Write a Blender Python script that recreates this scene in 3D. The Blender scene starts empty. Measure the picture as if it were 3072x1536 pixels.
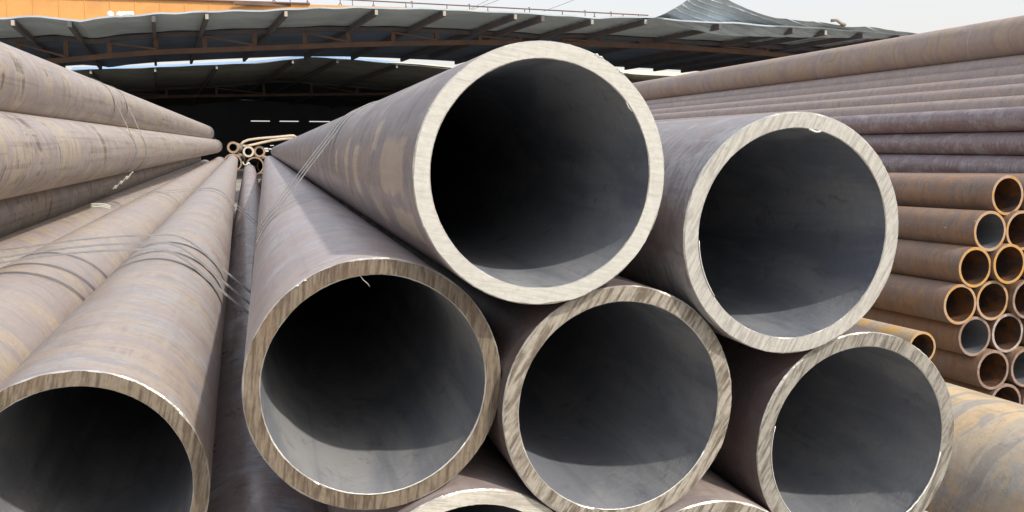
import bpy, bmesh, math, random
from mathutils import Vector, Matrix, noise
random.seed(7)
S = 0.1            # one modelling unit (a big pipe's radius) is 10 cm
CZ = 1.02          # camera height above the yard in metres
R_ = math.radians
sc = bpy.context.scene
col = sc.collection

# ------------------------------------------------------------------ camera
F = 2765.0; VX, VY = 794.7, 452.0; W, H = 3072.0, 1536.0
a0, a1 = (VX - W / 2) / F, -(VY - H / 2) / F
pitch = math.atan(a1); yaw = math.atan(-a0 * math.cos(pitch))
fw = Vector((math.sin(yaw) * math.cos(pitch), math.cos(yaw) * math.cos(pitch), -math.sin(pitch)))
rt = Vector((math.cos(yaw), -math.sin(yaw), 0)); up = rt.cross(fw)
cam = bpy.data.cameras.new('camera'); co = bpy.data.objects.new('camera', cam); col.objects.link(co)
cam.sensor_width = 36; cam.lens = 36 * F / W; cam.clip_start = 0.02; cam.clip_end = 3000
m = Matrix.Identity(4)
for i in range(3):
    m[i][0] = rt[i]; m[i][1] = up[i]; m[i][2] = -fw[i]
m[2][3] = CZ
co.matrix_world = m
sc.camera = co

# ------------------------------------------------------------------ light
SUN = Vector((0.40, -0.60, 0.69)).normalized()      # towards the sun: behind the camera, to the right
world = bpy.data.worlds.new('World'); sc.world = world; world.use_nodes = True
nt = world.node_tree; bg = nt.nodes['Background']
sky = nt.nodes.new('ShaderNodeTexSky'); sky.sky_type = 'NISHITA'; sky.sun_disc = False
sky.sun_elevation = math.asin(SUN.z); sky.sun_rotation = math.atan2(SUN.x, SUN.y)
sky.air_density = 1.0; sky.dust_density = 5.0; sky.ozone_density = 1.2; sky.altitude = 0
# milky haze over the whole sky: white at the horizon, a little bluer overhead
wt = nt.nodes.new('ShaderNodeTexCoord'); ws = nt.nodes.new('ShaderNodeSeparateXYZ'); nt.links.new(wt.outputs['Generated'], ws.inputs[0])
wr = nt.nodes.new('ShaderNodeMapRange'); nt.links.new(ws.outputs[2], wr.inputs[0]); wr.inputs[1].default_value = 0.1; wr.inputs[2].default_value = 0.9
wm = nt.nodes.new('ShaderNodeMix'); wm.data_type = 'RGBA'; nt.links.new(wr.outputs[0], wm.inputs[0])
wm.inputs[6].default_value = (6.9, 6.5, 6.0, 1); wm.inputs[7].default_value = (4.2, 4.7, 5.4, 1)
wa = nt.nodes.new('ShaderNodeMix'); wa.data_type = 'RGBA'; wa.blend_type = 'ADD'; wa.inputs[0].default_value = 1
nt.links.new(wm.outputs[2], wa.inputs[6]); nt.links.new(sky.outputs[0], wa.inputs[7])
nt.links.new(wa.outputs[2], bg.inputs[0]); bg.inputs[1].default_value = 0.1
sl = bpy.data.lights.new('sun', 'SUN'); so = bpy.data.objects.new('sun', sl); col.objects.link(so)
sl.energy = 3.2; sl.angle = R_(1.6); sl.color = (1.0, 0.945, 0.86)
so.rotation_euler = SUN.to_track_quat('Z', 'Y').to_euler()
sc.view_settings.view_transform = 'Standard'; sc.view_settings.look = 'None'
sc.view_settings.exposure = 0.0; sc.view_settings.gamma = 1; sc.view_settings.use_curve_mapping = False

# ------------------------------------------------------------------ helpers
def V(p): return Vector((p[0] * S, p[1] * S, p[2] * S + CZ))
def ray(px, py): return fw + rt * ((px - W / 2) / F) - up * ((py - H / 2) / F)
def at(px, py, y):
    r = ray(px, py); return r * (y / r.y)
def dirv(vx, vy): return ray(vx, vy).normalized()
def frame(d):
    u = d.cross(Vector((0, 0, 1))).normalized(); return u, u.cross(d)
def tag(o, label=None, cat=None, group=None, kind=None):
    if label: o['label'] = label
    if cat: o['category'] = cat
    if group: o['group'] = group
    if kind: o['kind'] = kind
    return o
def link(name, me, parent=None):
    o = bpy.data.objects.new(name, me); col.objects.link(o)
    if parent: o.parent = parent
    return o
def empty(name, loc=(0, 0, 0), rot=None):
    o = bpy.data.objects.new(name, None); col.objects.link(o); o.location = loc
    o.empty_display_size = 0.1
    if rot is not None: o.rotation_euler = rot
    return o
def mesh(name, verts, faces, mats, fm=None, smooth=False):
    me = bpy.data.meshes.new(name); me.from_pydata([tuple(v) for v in verts], [], faces)
    for mt in (mats if isinstance(mats, (list, tuple)) else [mats]): me.materials.append(mt)
    if fm: me.polygons.foreach_set('material_index', fm)
    if smooth: me.polygons.foreach_set('use_smooth', [True] * len(me.polygons))
    me.update(); return me
class MB:
    def __init__(s): s.v = []; s.f = []
    def quad(s, a, b, c, d):
        n = len(s.v); s.v += [a, b, c, d]; s.f.append((n, n + 1, n + 2, n + 3))
    def beam(s, a, b, w, h, upv=Vector((0, 0, 1))):
        a, b = Vector(a), Vector(b); d = (b - a).normalized(); x = d.cross(upv)
        if x.length < 1e-3: x = d.cross(Vector((1, 0, 0)))
        x.normalize(); z = x.cross(d)
        n = len(s.v)
        for p in (a, b):
            for i, j in ((-1, -1), (1, -1), (1, 1), (-1, 1)): s.v.append(p + x * i * w / 2 + z * j * h / 2)
        s.f += [(n, n+1, n+2, n+3), (n+7, n+6, n+5, n+4)]
        for k in range(4): s.f.append((n + k, n + 4 + k, n + 4 + (k + 1) % 4, n + (k + 1) % 4))
    def tube(s, pts, r, seg=8, closed=False):
        pts = [Vector(p) for p in pts]; n0 = len(s.v); N = len(pts); last = None
        for i, p in enumerate(pts):
            t = (pts[(i + 1) % N] - pts[i - 1]) if closed else (pts[min(i + 1, N - 1)] - pts[max(i - 1, 0)])
            t.normalize()
            x = (last - t * last.dot(t)) if last is not None else t.cross(Vector((0.1, 0.9, 0.3)))
            if x.length < 1e-4: x = t.cross(Vector((1, 0, 0)))
            x.normalize(); last = x; z = t.cross(x)
            for k in range(seg):
                a = 2 * math.pi * k / seg; s.v.append(p + (x * math.cos(a) + z * math.sin(a)) * r)
        for i in range(N if closed else N - 1):
            for k in range(seg):
                a = n0 + i * seg; b = n0 + ((i + 1) % N) * seg; k2 = (k + 1) % seg
                s.f.append((a + k, a + k2, b + k2, b + k))
        if not closed:
            s.f.append(tuple(n0 + k for k in range(seg))[::-1]); s.f.append(tuple(n0 + (N - 1) * seg + k for k in range(seg)))
    def ribbon(s, pts, axis, w, t, out):
        # flat steel band: width along axis, thickness t along out[i]
        n0 = len(s.v)
        for p, o in zip(pts, out):
            for i, j in ((-1, 0), (1, 0), (1, 1), (-1, 1)): s.v.append(p + axis * i * w / 2 + o * j * t)
        for i in range(len(pts) - 1):
            for k in range(4):
                a = n0 + 4 * i; k2 = (k + 1) % 4
                s.f.append((a + k, a + k2, a + 4 + k2, a + 4 + k))
        s.f.append((n0 + 3, n0 + 2, n0 + 1, n0)); e = n0 + 4 * (len(pts) - 1); s.f.append((e, e + 1, e + 2, e + 3))
    def build(s, name, mat, parent=None, smooth=False, conv=True):
        vs = [V(p) for p in s.v] if conv else s.v
        me = mesh(name, vs, s.f, mat, smooth=smooth)
        return link(name, me, parent)

# ------------------------------------------------------------------ materials
def node_mat(name):
    mt = bpy.data.materials.new(name); mt.use_nodes = True
    t = mt.node_tree; b = t.nodes['Principled BSDF']; return mt, t, b
class T:
    def __init__(s, t):
        s.t = t; s.tc = t.nodes.new('ShaderNodeTexCoord').outputs['Object']
        s.rnd = t.nodes.new('ShaderNodeObjectInfo').outputs['Random']
    def n(s, kind, **kw):
        nd = s.t.nodes.new(kind)
        for k, v in kw.items(): setattr(nd, k, v)
        return nd
    def put(s, sock, v):
        if isinstance(v, bpy.types.NodeSocket): s.t.links.new(v, sock)
        else: sock.default_value = v
    def math(s, op, a, b=0.0, c=None, clamp=False):
        nd = s.n('ShaderNodeMath', operation=op, use_clamp=clamp); s.put(nd.inputs[0], a); s.put(nd.inputs[1], b)
        if c is not None: s.put(nd.inputs[2], c)
        return nd.outputs[0]
    def map(s, scale=(1, 1, 1), rot=(0, 0, 0), loc=(0, 0, 0), src=None, rand=0.0):
        nd = s.n('ShaderNodeMapping'); s.put(nd.inputs[0], src or s.tc)
        nd.inputs['Scale'].default_value = scale; nd.inputs['Rotation'].default_value = rot
        nd.inputs['Location'].default_value = loc
        if rand:
            cx = s.n('ShaderNodeCombineXYZ'); r = s.math('MULTIPLY', s.rnd, rand)
            for i in range(3): s.put(cx.inputs[i], r)
            ad = s.n('ShaderNodeVectorMath', operation='ADD'); s.put(ad.inputs[0], nd.outputs[0]); s.put(ad.inputs[1], cx.outputs[0])
            return ad.outputs[0]
        return nd.outputs[0]
    def noise(s, vec, scale=1.0, detail=4.0, rough=0.55, dist=0.0):
        nd = s.n('ShaderNodeTexNoise'); s.put(nd.inputs['Vector'], vec)
        nd.inputs['Scale'].default_value = scale; nd.inputs['Detail'].default_value = detail
        nd.inputs['Roughness'].default_value = rough; nd.inputs['Distortion'].default_value = dist
        return nd.outputs[0]
    def ramp(s, fac, lo, hi, a=0.0, b=1.0):
        nd = s.n('ShaderNodeMapRange', interpolation_type='SMOOTHSTEP')
        s.put(nd.inputs[0], fac); nd.inputs[1].default_value = lo; nd.inputs[2].default_value = hi
        nd.inputs[3].default_value = a; nd.inputs[4].default_value = b
        return nd.outputs[0]
    def mix(s, fac, a, b, mode='MIX'):
        nd = s.n('ShaderNodeMix', data_type='RGBA', blend_type=mode)
        s.put(nd.inputs[0], fac)
        for i, v in ((6, a), (7, b)):
            if isinstance(v, tuple): v = (*v[:3], 1.0)
            s.put(nd.inputs[i], v)
        return nd.outputs[2]
    def bump(s, h, strength, dist, norm=None):
        nd = s.n('ShaderNodeBump'); s.put(nd.inputs['Height'], h)
        nd.inputs['Strength'].default_value = strength; nd.inputs['Distance'].default_value = dist
        if norm is not None: s.put(nd.inputs['Normal'], norm)
        return nd.outputs[0]

def pipe_skin(name, base, tan, grey, dark, tan_amt=0.5, grey_amt=0.5, dark_amt=0.4, rust=None, rust_amt=0.0, unit=S, rough=0.43, seed=0.0, lines=0.6, spec=.45, marks=(), chalk=.5):
    """Mill scale: bands running round the pipe, patches, faint lengthwise lines. Object Y is the pipe's axis."""
    mt, t, b = node_mat(name); q = T(t)
    k = 1.0 / unit; ld = (seed, seed * 1.7, seed * 0.3)
    # slow warp so bands are not ruler straight
    w = q.noise(q.map((k * .8, k * .5, k * .8), loc=ld, rand=50), 1, 2)
    sp = q.n('ShaderNodeSeparateXYZ'); q.put(sp.inputs[0], q.tc)
    yy = q.math('ADD', q.math('MULTIPLY', sp.outputs[1], k), q.math('MULTIPLY', w, 0.5))
    yy = q.math('ADD', yy, q.math('MULTIPLY', sp.outputs[0], k * 0.12))
    cb = q.n('ShaderNodeCombineXYZ'); q.put(cb.inputs[0], q.math('MULTIPLY', sp.outputs[0], k * .22)); q.put(cb.inputs[1], yy); q.put(cb.inputs[2], q.math('MULTIPLY', sp.outputs[2], k * .22))
    bandv = q.map(loc=ld, src=cb.outputs[0], rand=90)
    band = q.noise(bandv, 1.9, 3, .6)
    band2 = q.noise(bandv, 5.5, 2, .6)
    patch = q.noise(q.map((k * .55, k * .45, k * .55), loc=ld, rand=70), 1, 6, .6, .6)
    patch2 = q.noise(q.map((k * 1.6, k * .8, k * 1.6), loc=(seed + 9, 3, 1), rand=40), 1, 7, .65, .4)
    longl = q.noise(q.map((k * 7, k * .12, k * 7), loc=ld, rand=30), 1, 3, .6)
    fine = q.noise(q.map((k * 14, k * 14, k * 14), rand=20), 1, 4, .6)
    mixv = q.math('ADD', q.math('MULTIPLY', band, .6), q.math('MULTIPLY', patch, .4))
    c = q.mix(q.ramp(mixv, .46, .54, 0, min(1.0, tan_amt * 1.6)), base, tan)
    c = q.mix(q.ramp(q.math('ADD', q.math('MULTIPLY', band2, .45), q.math('MULTIPLY', patch2, .55)), .5, .56, 0, grey_amt), c, grey)
    dk = q.math('MULTIPLY', q.ramp(band, .56, .66), q.ramp(q.math('ADD', q.math('MULTIPLY', longl, .5), q.math('MULTIPLY', patch2, .5)), .44, .56))
    c = q.mix(q.math('MULTIPLY', dk, dark_amt), c, dark)
    arc = q.noise(bandv, 3.3, 4, .65)
    ab = q.math('ABSOLUTE', q.math('SUBTRACT', arc, .5))
    c = q.mix(q.math('MULTIPLY', q.ramp(ab, .012, .0), q.ramp(patch2, .42, .56, .05, .38)), c, dark)
    c = q.mix(q.math('MULTIPLY', q.ramp(band2, .55, .60), .34), c, dark)
    c = q.mix(q.math('MULTIPLY', q.ramp(longl, .54, .66), lines * .4), c, dark)
    if rust:
        rr = q.noise(q.map((k * 1.4, k * .9, k * 1.4), loc=(seed + 4, 8, 2), rand=60), 1, 8, .7, .5)
        c = q.mix(q.ramp(rr, .62 - .25 * rust_amt, .75 - .2 * rust_amt, 0, .9), c, rust)
    fl = q.noise(q.map((k * 1.3, k * .9, k * 1.3), loc=(seed, 2, 7), rand=55), 1, 10, .72, .3)
    c = q.mix(q.ramp(fl, .575, .59, 0, .5 * grey_amt), c, grey)
    c = q.mix(q.ramp(fl, .40, .388, 0, .35), c, tuple(x * .72 for x in base))
    scr = q.noise(q.map((k * 2.0, k * 9, k * 2.0), rot=(.2, .1, .15), rand=25), 1, 3, .6)
    c = q.mix(q.ramp(scr, .66, .70, 0, .35), c, tuple(min(1, x * 1.3) for x in grey))
    pit = q.noise(q.map((k * 30, k * 22, k * 30), rand=15), 1, 2, .5)
    c = q.mix(q.ramp(pit, .68, .74, 0, .45), c, dark)
    c = q.mix(q.ramp(fine, .35, .7, .0, .28), c, tuple(x * .72 for x in base))
    sc_ = q.noise(q.map((k * 5, k * 3, k * 5), loc=(3, 1, seed), rand=10), 1, 5, .7)
    c = q.mix(q.ramp(sc_, .68, .72, 0, chalk), c, (0.62, 0.60, 0.57))
    if marks:
        th = q.math('MULTIPLY', q.math('ARCTAN2', sp.outputs[2], sp.outputs[0]), 57.2958)
        th = q.math('ADD', th, q.math('MULTIPLY', q.math('LESS_THAN', th, 0), 360))
        wy = q.math('ADD', q.math('MULTIPLY', sp.outputs[1], k), q.math('MULTIPLY', q.math('SUBTRACT', patch2, .5), .9))
        wt_ = q.math('ADD', th, q.math('MULTIPLY', q.math('SUBTRACT', patch2, .5), 26))
        tot = None
        for (y0, y1, t0, t1) in marks:
            a = q.math('MULTIPLY', q.ramp(wy, y0 - .05, y0 + .08), q.ramp(wy, y1 - .08, y1 + .05, 1, 0))
            bb = q.math('MULTIPLY', q.ramp(wt_, t0 - 2, t0 + 2), q.ramp(wt_, t1 - 2, t1 + 2, 1, 0))
            a = q.math('MULTIPLY', a, bb); tot = a if tot is None else q.math('MAXIMUM', tot, a)
        tot = q.math('MULTIPLY', tot, q.ramp(longl, .35, .55, 1.0, .6))
        c = q.mix(q.math('MULTIPLY', tot, .85), c, (.60, .49, .34))
    q.put(b.inputs['Base Color'], c)
    q.put(b.inputs['Roughness'], q.ramp(patch2, .35, .65, rough - .1, rough + .15))
    b.inputs['Metallic'].default_value = 0.05
    b.inputs['Specular IOR Level'].default_value = spec
    nrm = q.bump(fine, .25, unit * .02)
    q.put(b.inputs['Normal'], q.bump(mixv, .3, unit * .05, nrm))
    return mt

def saw_face(name, light, dark, ang, amt, unit=S, stretch=9.0, rust=None, rust_amt=0.0, seed=0.0, rough=.5):
    """Sawn end: parallel strokes across the ring (object XZ plane)."""
    mt, t, b = node_mat(name); q = T(t); k = 1.0 / unit
    base = q.map((1, 0, 1), rot=(0, ang, 0))
    st = q.noise(q.map((k * 2.6, 0, k * 5.2 * stretch), loc=(seed, seed, 1), src=base), 1, 5, .62, .25)
    st2 = q.noise(q.map((k * 5.0, 0, k * 9.0 * stretch), loc=(seed, 7, seed), src=base), 1, 3, .6, .1)
    big = q.noise(q.map((k * 1.1, 0, k * 1.1), loc=(seed * 3, 2, 5)), 1, 4, .6)
    fine = q.noise(q.map((k * 22, k * 22, k * 22)), 1, 4, .65)
    f = q.math('ADD', q.math('ADD', q.math('MULTIPLY', st, .5), q.math('MULTIPLY', st2, .32)), q.math('MULTIPLY', big, .18))
    c = q.mix(q.ramp(f, .44, .58, 0, amt), light, dark)
    c = q.mix(q.ramp(st2, .60, .68, 0, amt * .6), c, tuple(x * .8 for x in dark))
    if rust:
        c = q.mix(q.ramp(q.noise(q.map((k * 2.2, 0, k * 2.2), loc=(seed, 5, 9)), 1, 6, .65), .5, .68, 0, rust_amt), c, rust)
    c = q.mix(q.ramp(fine, .42, .68, 0, .25), c, tuple(x * .75 for x in dark))
    c = q.mix(q.ramp(fine, .42, .30, 0, .15), c, tuple(min(.7, x * 1.25) for x in light))
    q.put(b.inputs['Base Color'], c); b.inputs['Metallic'].default_value = .05
    q.put(b.inputs['Roughness'], q.ramp(st, .3, .7, rough - .08, rough + .12))
    q.put(b.inputs['Normal'], q.bump(f, .12, unit * .012, q.bump(fine, .15, unit * .004)))
    return mt

def bore_mat(name, c0, c1, unit=S, rust=None, ra=0.0):
    mt, t, b = node_mat(name); q = T(t); k = 1 / unit
    n1 = q.noise(q.map((k * 1.2, k * .35, k * 1.2), rot=(0.3, 0, 0.4), rand=40), 1, 5, .6, .4)
    ln = q.noise(q.map((k * 6, k * .3, k * 6), rand=20), 1, 3, .6)
    fine = q.noise(q.map((k * 16, k * 16, k * 16)), 1, 4, .6)
    c = q.mix(q.ramp(n1, .4, .62), c0, c1)
    c = q.mix(q.ramp(ln, .52, .72, 0, .28), c, tuple(x * .5 for x in c1))
    gr = q.noise(q.map((k * 4, k * 2.5, k * 4), rand=33), 1, 8, .7, .6)
    c = q.mix(q.ramp(gr, .56, .66, 0, .4), c, (c1[0] * .75, c1[1] * .6, c1[2] * .5))
    c = q.mix(q.ramp(gr, .38, .3, 0, .3), c, tuple(min(1, x * 1.35) for x in c0))
    if rust: c = q.mix(q.ramp(q.noise(q.map((k * 1.5, k * 1, k * 1.5), rand=30), 1, 6, .65), .45, .6, 0, ra), c, rust)
    c = q.mix(q.ramp(fine, .45, .75, 0, .2), c, tuple(x * .6 for x in c0))
    q.put(b.inputs['Base Color'], c); b.inputs['Roughness'].default_value = .8; b.inputs['Specular IOR Level'].default_value = .1
    q.put(b.inputs['Normal'], q.bump(fine, .3, unit * .02))
    return mt

def plain(name, c, rough=.6, metal=0.0, var=.25, scale=3.0, c2=None, bump=.2):
    mt, t, b = node_mat(name); q = T(t)
    n = q.noise(q.map((scale,) * 3, rand=20), 1, 6, .65, .3)
    q.put(b.inputs['Base Color'], q.mix(q.ramp(n, .38, .65, 0, 1 if c2 else var), c, c2 or tuple(x * .5 for x in c)))
    b.inputs['Roughness'].default_value = rough; b.inputs['Metallic'].default_value = metal
    q.put(b.inputs['Normal'], q.bump(n, bump, .02))
    return mt

MAUVE = (.40, .33, .32); TAN = (.50, .42, .33); GREY = (.42, .425, .435); DARK = (.17, .13, .13)
AM = [(.5, 1.95, 164, 190), (.3, 1.5, 197, 211), (2.5, 2.9, 150, 172), (4.2, 4.8, 166, 200), (5.6, 6.0, 160, 196), (7.4, 7.8, 170, 190), (2.4, 2.9, 196, 214)]
SK = {
 'A': pipe_skin('scale_a', (.30, .245, .245), (.38, .31, .26), (.30, .30, .325), (.16, .115, .12), .5, .7, .7, seed=3, marks=AM),
 'B': pipe_skin('scale_b', (.30, .265, .265), (.34, .30, .28), (.42, .42, .43), (.12, .10, .105), .4, .9, .6, seed=11),
 'C': pipe_skin('scale_c', (.44, .365, .36), (.50, .42, .37), (.50, .51, .54), (.26, .2, .2), .5, .7, .5, seed=21),
 'D': pipe_skin('scale_d', (.15, .115, .115), (.19, .15, .13), (.16, .16, .17), (.08, .06, .06), .4, .4, .5, seed=31, spec=.15),  # kept dark so the skin itself carries the shade of the gap
 'G': pipe_skin('scale_g', (.36, .30, .285), (.42, .35, .31), (.36, .35, .35), (.2, .15, .15), .5, .4, .4, seed=33),
 'F': pipe_skin('scale_f', (.385, .325, .30), (.45, .37, .295), (.39, .395, .40), (.25, .195, .19), .55, .7, .5, seed=41, lines=.3),
 'K': pipe_skin('scale_k', (.385, .32, .29), (.46, .37, .27), (.35, .34, .345), (.26, .205, .19), .6, .5, .5, seed=52, lines=.3),
 'P': pipe_skin('scale_p', (.39, .325, .30), (.48, .40, .29), (.38, .365, .34), (.16, .12, .11), .6, .4, 1.0, seed=63, lines=.9),
 'N': pipe_skin('scale_n', (.38, .29, .275), (.48, .39, .34), (.50, .50, .52), (.12, .08, .08), .4, .95, .7, seed=74, rough=.36, spec=.5),
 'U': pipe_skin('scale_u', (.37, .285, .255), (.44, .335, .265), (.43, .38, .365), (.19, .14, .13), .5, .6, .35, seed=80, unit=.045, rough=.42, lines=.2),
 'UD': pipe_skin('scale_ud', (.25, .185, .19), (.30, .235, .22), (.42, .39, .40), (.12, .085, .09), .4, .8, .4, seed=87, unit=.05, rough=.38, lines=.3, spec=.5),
 'U0': pipe_skin('scale_top', (.40, .31, .27), (.44, .335, .24), (.43, .37, .35), (.28, .2, .16), .9, .6, .3, seed=85, unit=.2, rough=.6, lines=.2),
 'R': pipe_skin('scale_r', (.26, .165, .115), (.34, .20, .11), (.27, .22, .19), (.14, .095, .08), .5, .6, .4, rust=(.45, .22, .05), rust_amt=.1, seed=90, unit=.05, rough=.5, lines=.2, chalk=.8),
 'Q': pipe_skin('scale_q', (.40, .32, .25), (.55, .37, .15), (.42, .38, .35), (.25, .17, .1), .9, .4, .3, rust=(.62, .32, .04), rust_amt=.6, seed=95, unit=.05, rough=.6, lines=.2),
 'T': pipe_skin('scale_t', (.52, .44, .33), (.66, .49, .29), (.42, .41, .385), (.24, .19, .14), .9, .8, .35, rust=(.48, .28, .12), rust_amt=.1, seed=99, unit=.13, rough=.55, lines=.3),
}
FC = {
 'A': saw_face('sawn_cream', (.54, .53, .485), (.40, .395, .36), R_(-10), .55, seed=1, stretch=7),
 'B': saw_face('sawn_pale', (.47, .46, .42), (.30, .285, .26), R_(60), .85, seed=5, stretch=6),
 'C': saw_face('sawn_brown', (.205, .168, .122), (.09, .062, .042), R_(84), 1.0, seed=9, rust=(.17, .10, .06), rust_amt=.7, stretch=5),
 'D': saw_face('sawn_mottled', (.37, .34, .285), (.125, .098, .072), R_(58), 1.0, seed=14, stretch=4),
 'E': saw_face('sawn_grey', (.32, .305, .27), (.125, .108, .088), R_(62), 1.0, seed=19, stretch=4.5),
 'F': saw_face('sawn_tan', (.215, .18, .135), (.095, .07, .048), R_(78), 1.0, seed=23, rust=(.18, .11, .07), rust_amt=.6, stretch=4.5),
 'G': saw_face('sawn_white', (.60, .575, .50), (.36, .33, .28), R_(-10), .8, seed=27, stretch=7),
}
EDGE = plain('bright_edge', (.62, .60, .54), .35, .5, .4, 60)
WHITEM = plain('bright_burr', (.82, .81, .77), .3, .3, .3, 80); GREYM = plain('grey_burr', (.45, .44, .42), .4, .4, .3, 80)
BORE = bore_mat('bore_grey', (.27, .275, .28), (.175, .185, .21))
BORE_A = bore_mat('bore_clean', (.25, .26, .275), (.15, .165, .195))
R_END = plain('rusty_end', (.40, .29, .21), .7, 0, 1, 60, (.45, .24, .07))
R_END2 = plain('brown_end', (.30, .225, .19), .7, 0, 1, 60, (.22, .13, .09))
R_END3 = plain('orange_end', (.52, .28, .06), .7, 0, 1, 60, (.38, .25, .13))
R_END4 = plain('grey_end', (.48, .44, .40), .6, .1, 1, 45, (.33, .27, .24))
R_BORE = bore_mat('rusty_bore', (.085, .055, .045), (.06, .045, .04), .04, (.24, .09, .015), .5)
R_BORE2 = bore_mat('grey_bore', (.17, .175, .18), (.12, .125, .135), .04)
STRAP = plain('strap_steel', (.31, .305, .30), .45, .2, .4, 40)
WIRE = plain('bright_wire', (.55, .54, .47), .45, .4, .3, 40)
RUSTY = plain('rusty_steel', (.17, .10, .07), .8, 0, 1, 1.2, (.11, .075, .065))
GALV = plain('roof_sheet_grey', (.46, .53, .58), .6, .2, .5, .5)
CREAM = plain('cream_sheet', (.70, .67, .52), .5, .1, .3, 1)
RAFT = plain('rafter_steel', (.12, .10, .10), .8, 0, 1, 1.2, (.08, .085, .10))
ENDP = plain('end_plate', (.42, .38, .32), .6, 0, .5, 1)
ORANGE = plain('orange_paint', (.72, .36, .11), .6, 0, 1, .35, (.62, .30, .10))
DARKW = plain('dark_wall', (.13, .14, .16), .9, 0, .3, .5)

# ------------------------------------------------------------------ setting: ground
gm, gt, gb = node_mat('yard_dirt'); q = T(gt)
gn = q.noise(q.map((.8,) * 3), 1, 8, .65); gn2 = q.noise(q.map((12,) * 3), 1, 5, .6)
q.put(gb.inputs['Base Color'], q.mix(q.ramp(gn, .35, .65), (.36, .33, .285), (.24, .215, .18)))
gb.inputs['Roughness'].default_value = .95; q.put(gb.inputs['Normal'], q.bump(gn2, .6, .03))
gs = 1500
g = link('ground', mesh('ground', [(-gs, -gs, 0), (gs, -gs, 0), (gs, gs, 0), (-gs, gs, 0)], [(0, 1, 2, 3)], gm)); tag(g, kind='structure')

# ------------------------------------------------------------------ pipes
PIPES = 'steel pipes stacked in the yard'
cache = {}
def pipe_meshes(R, k, L, skin, face, bore, edge, seg, jag, seed):
    key = (R, k, L, skin.name, face.name, bore.name, seg, jag, seed)
    if key in cache: return cache[key]
    ro, ri = R * S, R * k * S; L_ = L * S; ch = R * S * .012
    ang = [2 * math.pi * i / seg for i in range(seg)]
    def nz(a, r, s): return noise.noise(Vector((math.cos(a) * s, math.sin(a) * s, seed * 3.1 + r)))
    oj = [1 + jag * (nz(a, 0, 3) * .5 + nz(a, 5, 45) * .5 + max(0, nz(a, 8, 22) - .3) * 1.6) for a in ang]
    ij = [1 + jag * (nz(a, 11, 3) * .6 + nz(a, 15, 40) * .5) for a in ang]
    # outer wall
    v, f = [], []
    ys = [ch, R * S * .06] + [L_ * (i / 14) ** 1.6 for i in range(1, 14)] + [L_]
    ys = sorted(ys)
    for j, y in enumerate(ys):
        for i, a in enumerate(ang):
            r = ro * (oj[i] if j == 0 else 1)
            v.append((r * math.cos(a), y, r * math.sin(a)))
    for j in range(len(ys) - 1):
        for i in range(seg):
            i2 = (i + 1) % seg; f.append((j * seg + i, (j + 1) * seg + i, (j + 1) * seg + i2, j * seg + i2))
    # far end ring joined to the wall
    n = len(v)
    for a in ang: v.append((ri * math.cos(a), L_, ri * math.sin(a)))
    e = (len(ys) - 1) * seg
    for i in range(seg):
        i2 = (i + 1) % seg; f.append((e + i, n + i, n + i2, e + i2))
    wall = mesh('pipe_wall', v, f, skin, smooth=True)
    # bore
    v, f = [], []
    ys = [ch * .7] + [L_ * (i / 14) ** 1.6 for i in range(1, 15)]
    for j, y in enumerate(ys):
        for i, a in enumerate(ang):
            r = ri * (ij[i] if j == 0 else 1); v.append((r * math.cos(a), y, r * math.sin(a)))
    for j in range(len(ys) - 1):
        for i in range(seg):
            i2 = (i + 1) % seg; f.append((j * seg + i2, (j + 1) * seg + i2, (j + 1) * seg + i, j * seg + i))
    bo = mesh('bore', v, f, bore, smooth=True)
    # sawn end with a bright chamfer on both rims
    v, f, fm = [], [], []
    prof = [(None, ch * .7, 'i'), (ri * 1.0 + ch * .8, 0, ''), (ri * .66 + ro * .34, 0, ''), (ri * .33 + ro * .67, 0, ''), (ro - ch, 0, ''), (None, ch, 'o')]
    for j, (r, y, w) in enumerate(prof):
        for i, a in enumerate(ang):
            if w == 'i': rr = ri * ij[i]
            elif w == 'o': rr = ro * oj[i]
            elif j == 1: rr = ri * ij[i] + ch * .55 * (1 + .9 * nz(a, 30, 5))
            elif j == 4: rr = ro * oj[i] - ch * (.8 + 1.0 * nz(a, 25, 6))
            else: rr = r
            yy = y + (0 if w else R * S * .0008 * nz(a, j + 40, 20))
            v.append((rr * math.cos(a), yy, rr * math.sin(a)))
    for j in range(len(prof) - 1):
        for i in range(seg):
            i2 = (i + 1) % seg; f.append((j * seg + i, (j + 1) * seg + i, (j + 1) * seg + i2, j * seg + i2))
            fm.append(1 if j in (0, len(prof) - 2) else 0)
    fa = mesh('cut_end', v, f, [face, edge], fm)
    cache[key] = (wall, bo, fa); return cache[key]

def pipe(c, d, R, k, L, skin, face, bore, label, group=None, seg=192, jag=.006, seed=0, edge=None, name='steel_pipe', roll=0.0):
    me = pipe_meshes(R, k, L, skin, face, bore, edge or EDGE, seg, jag, seed)
    d = d.normalized(); u, v = frame(d)
    if roll: u, v = u * math.cos(roll) + v * math.sin(roll), v * math.cos(roll) - u * math.sin(roll)
    mt = Matrix((u, d, v)).transposed().to_4x4()
    o = empty(name); mt.translation = V(c); o.matrix_world = mt
    tag(o, label, 'pipe', group)
    for nm, mm in zip(('pipe_wall', 'bore', 'cut_end'), me): link(nm, mm, o)
    return o

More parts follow.
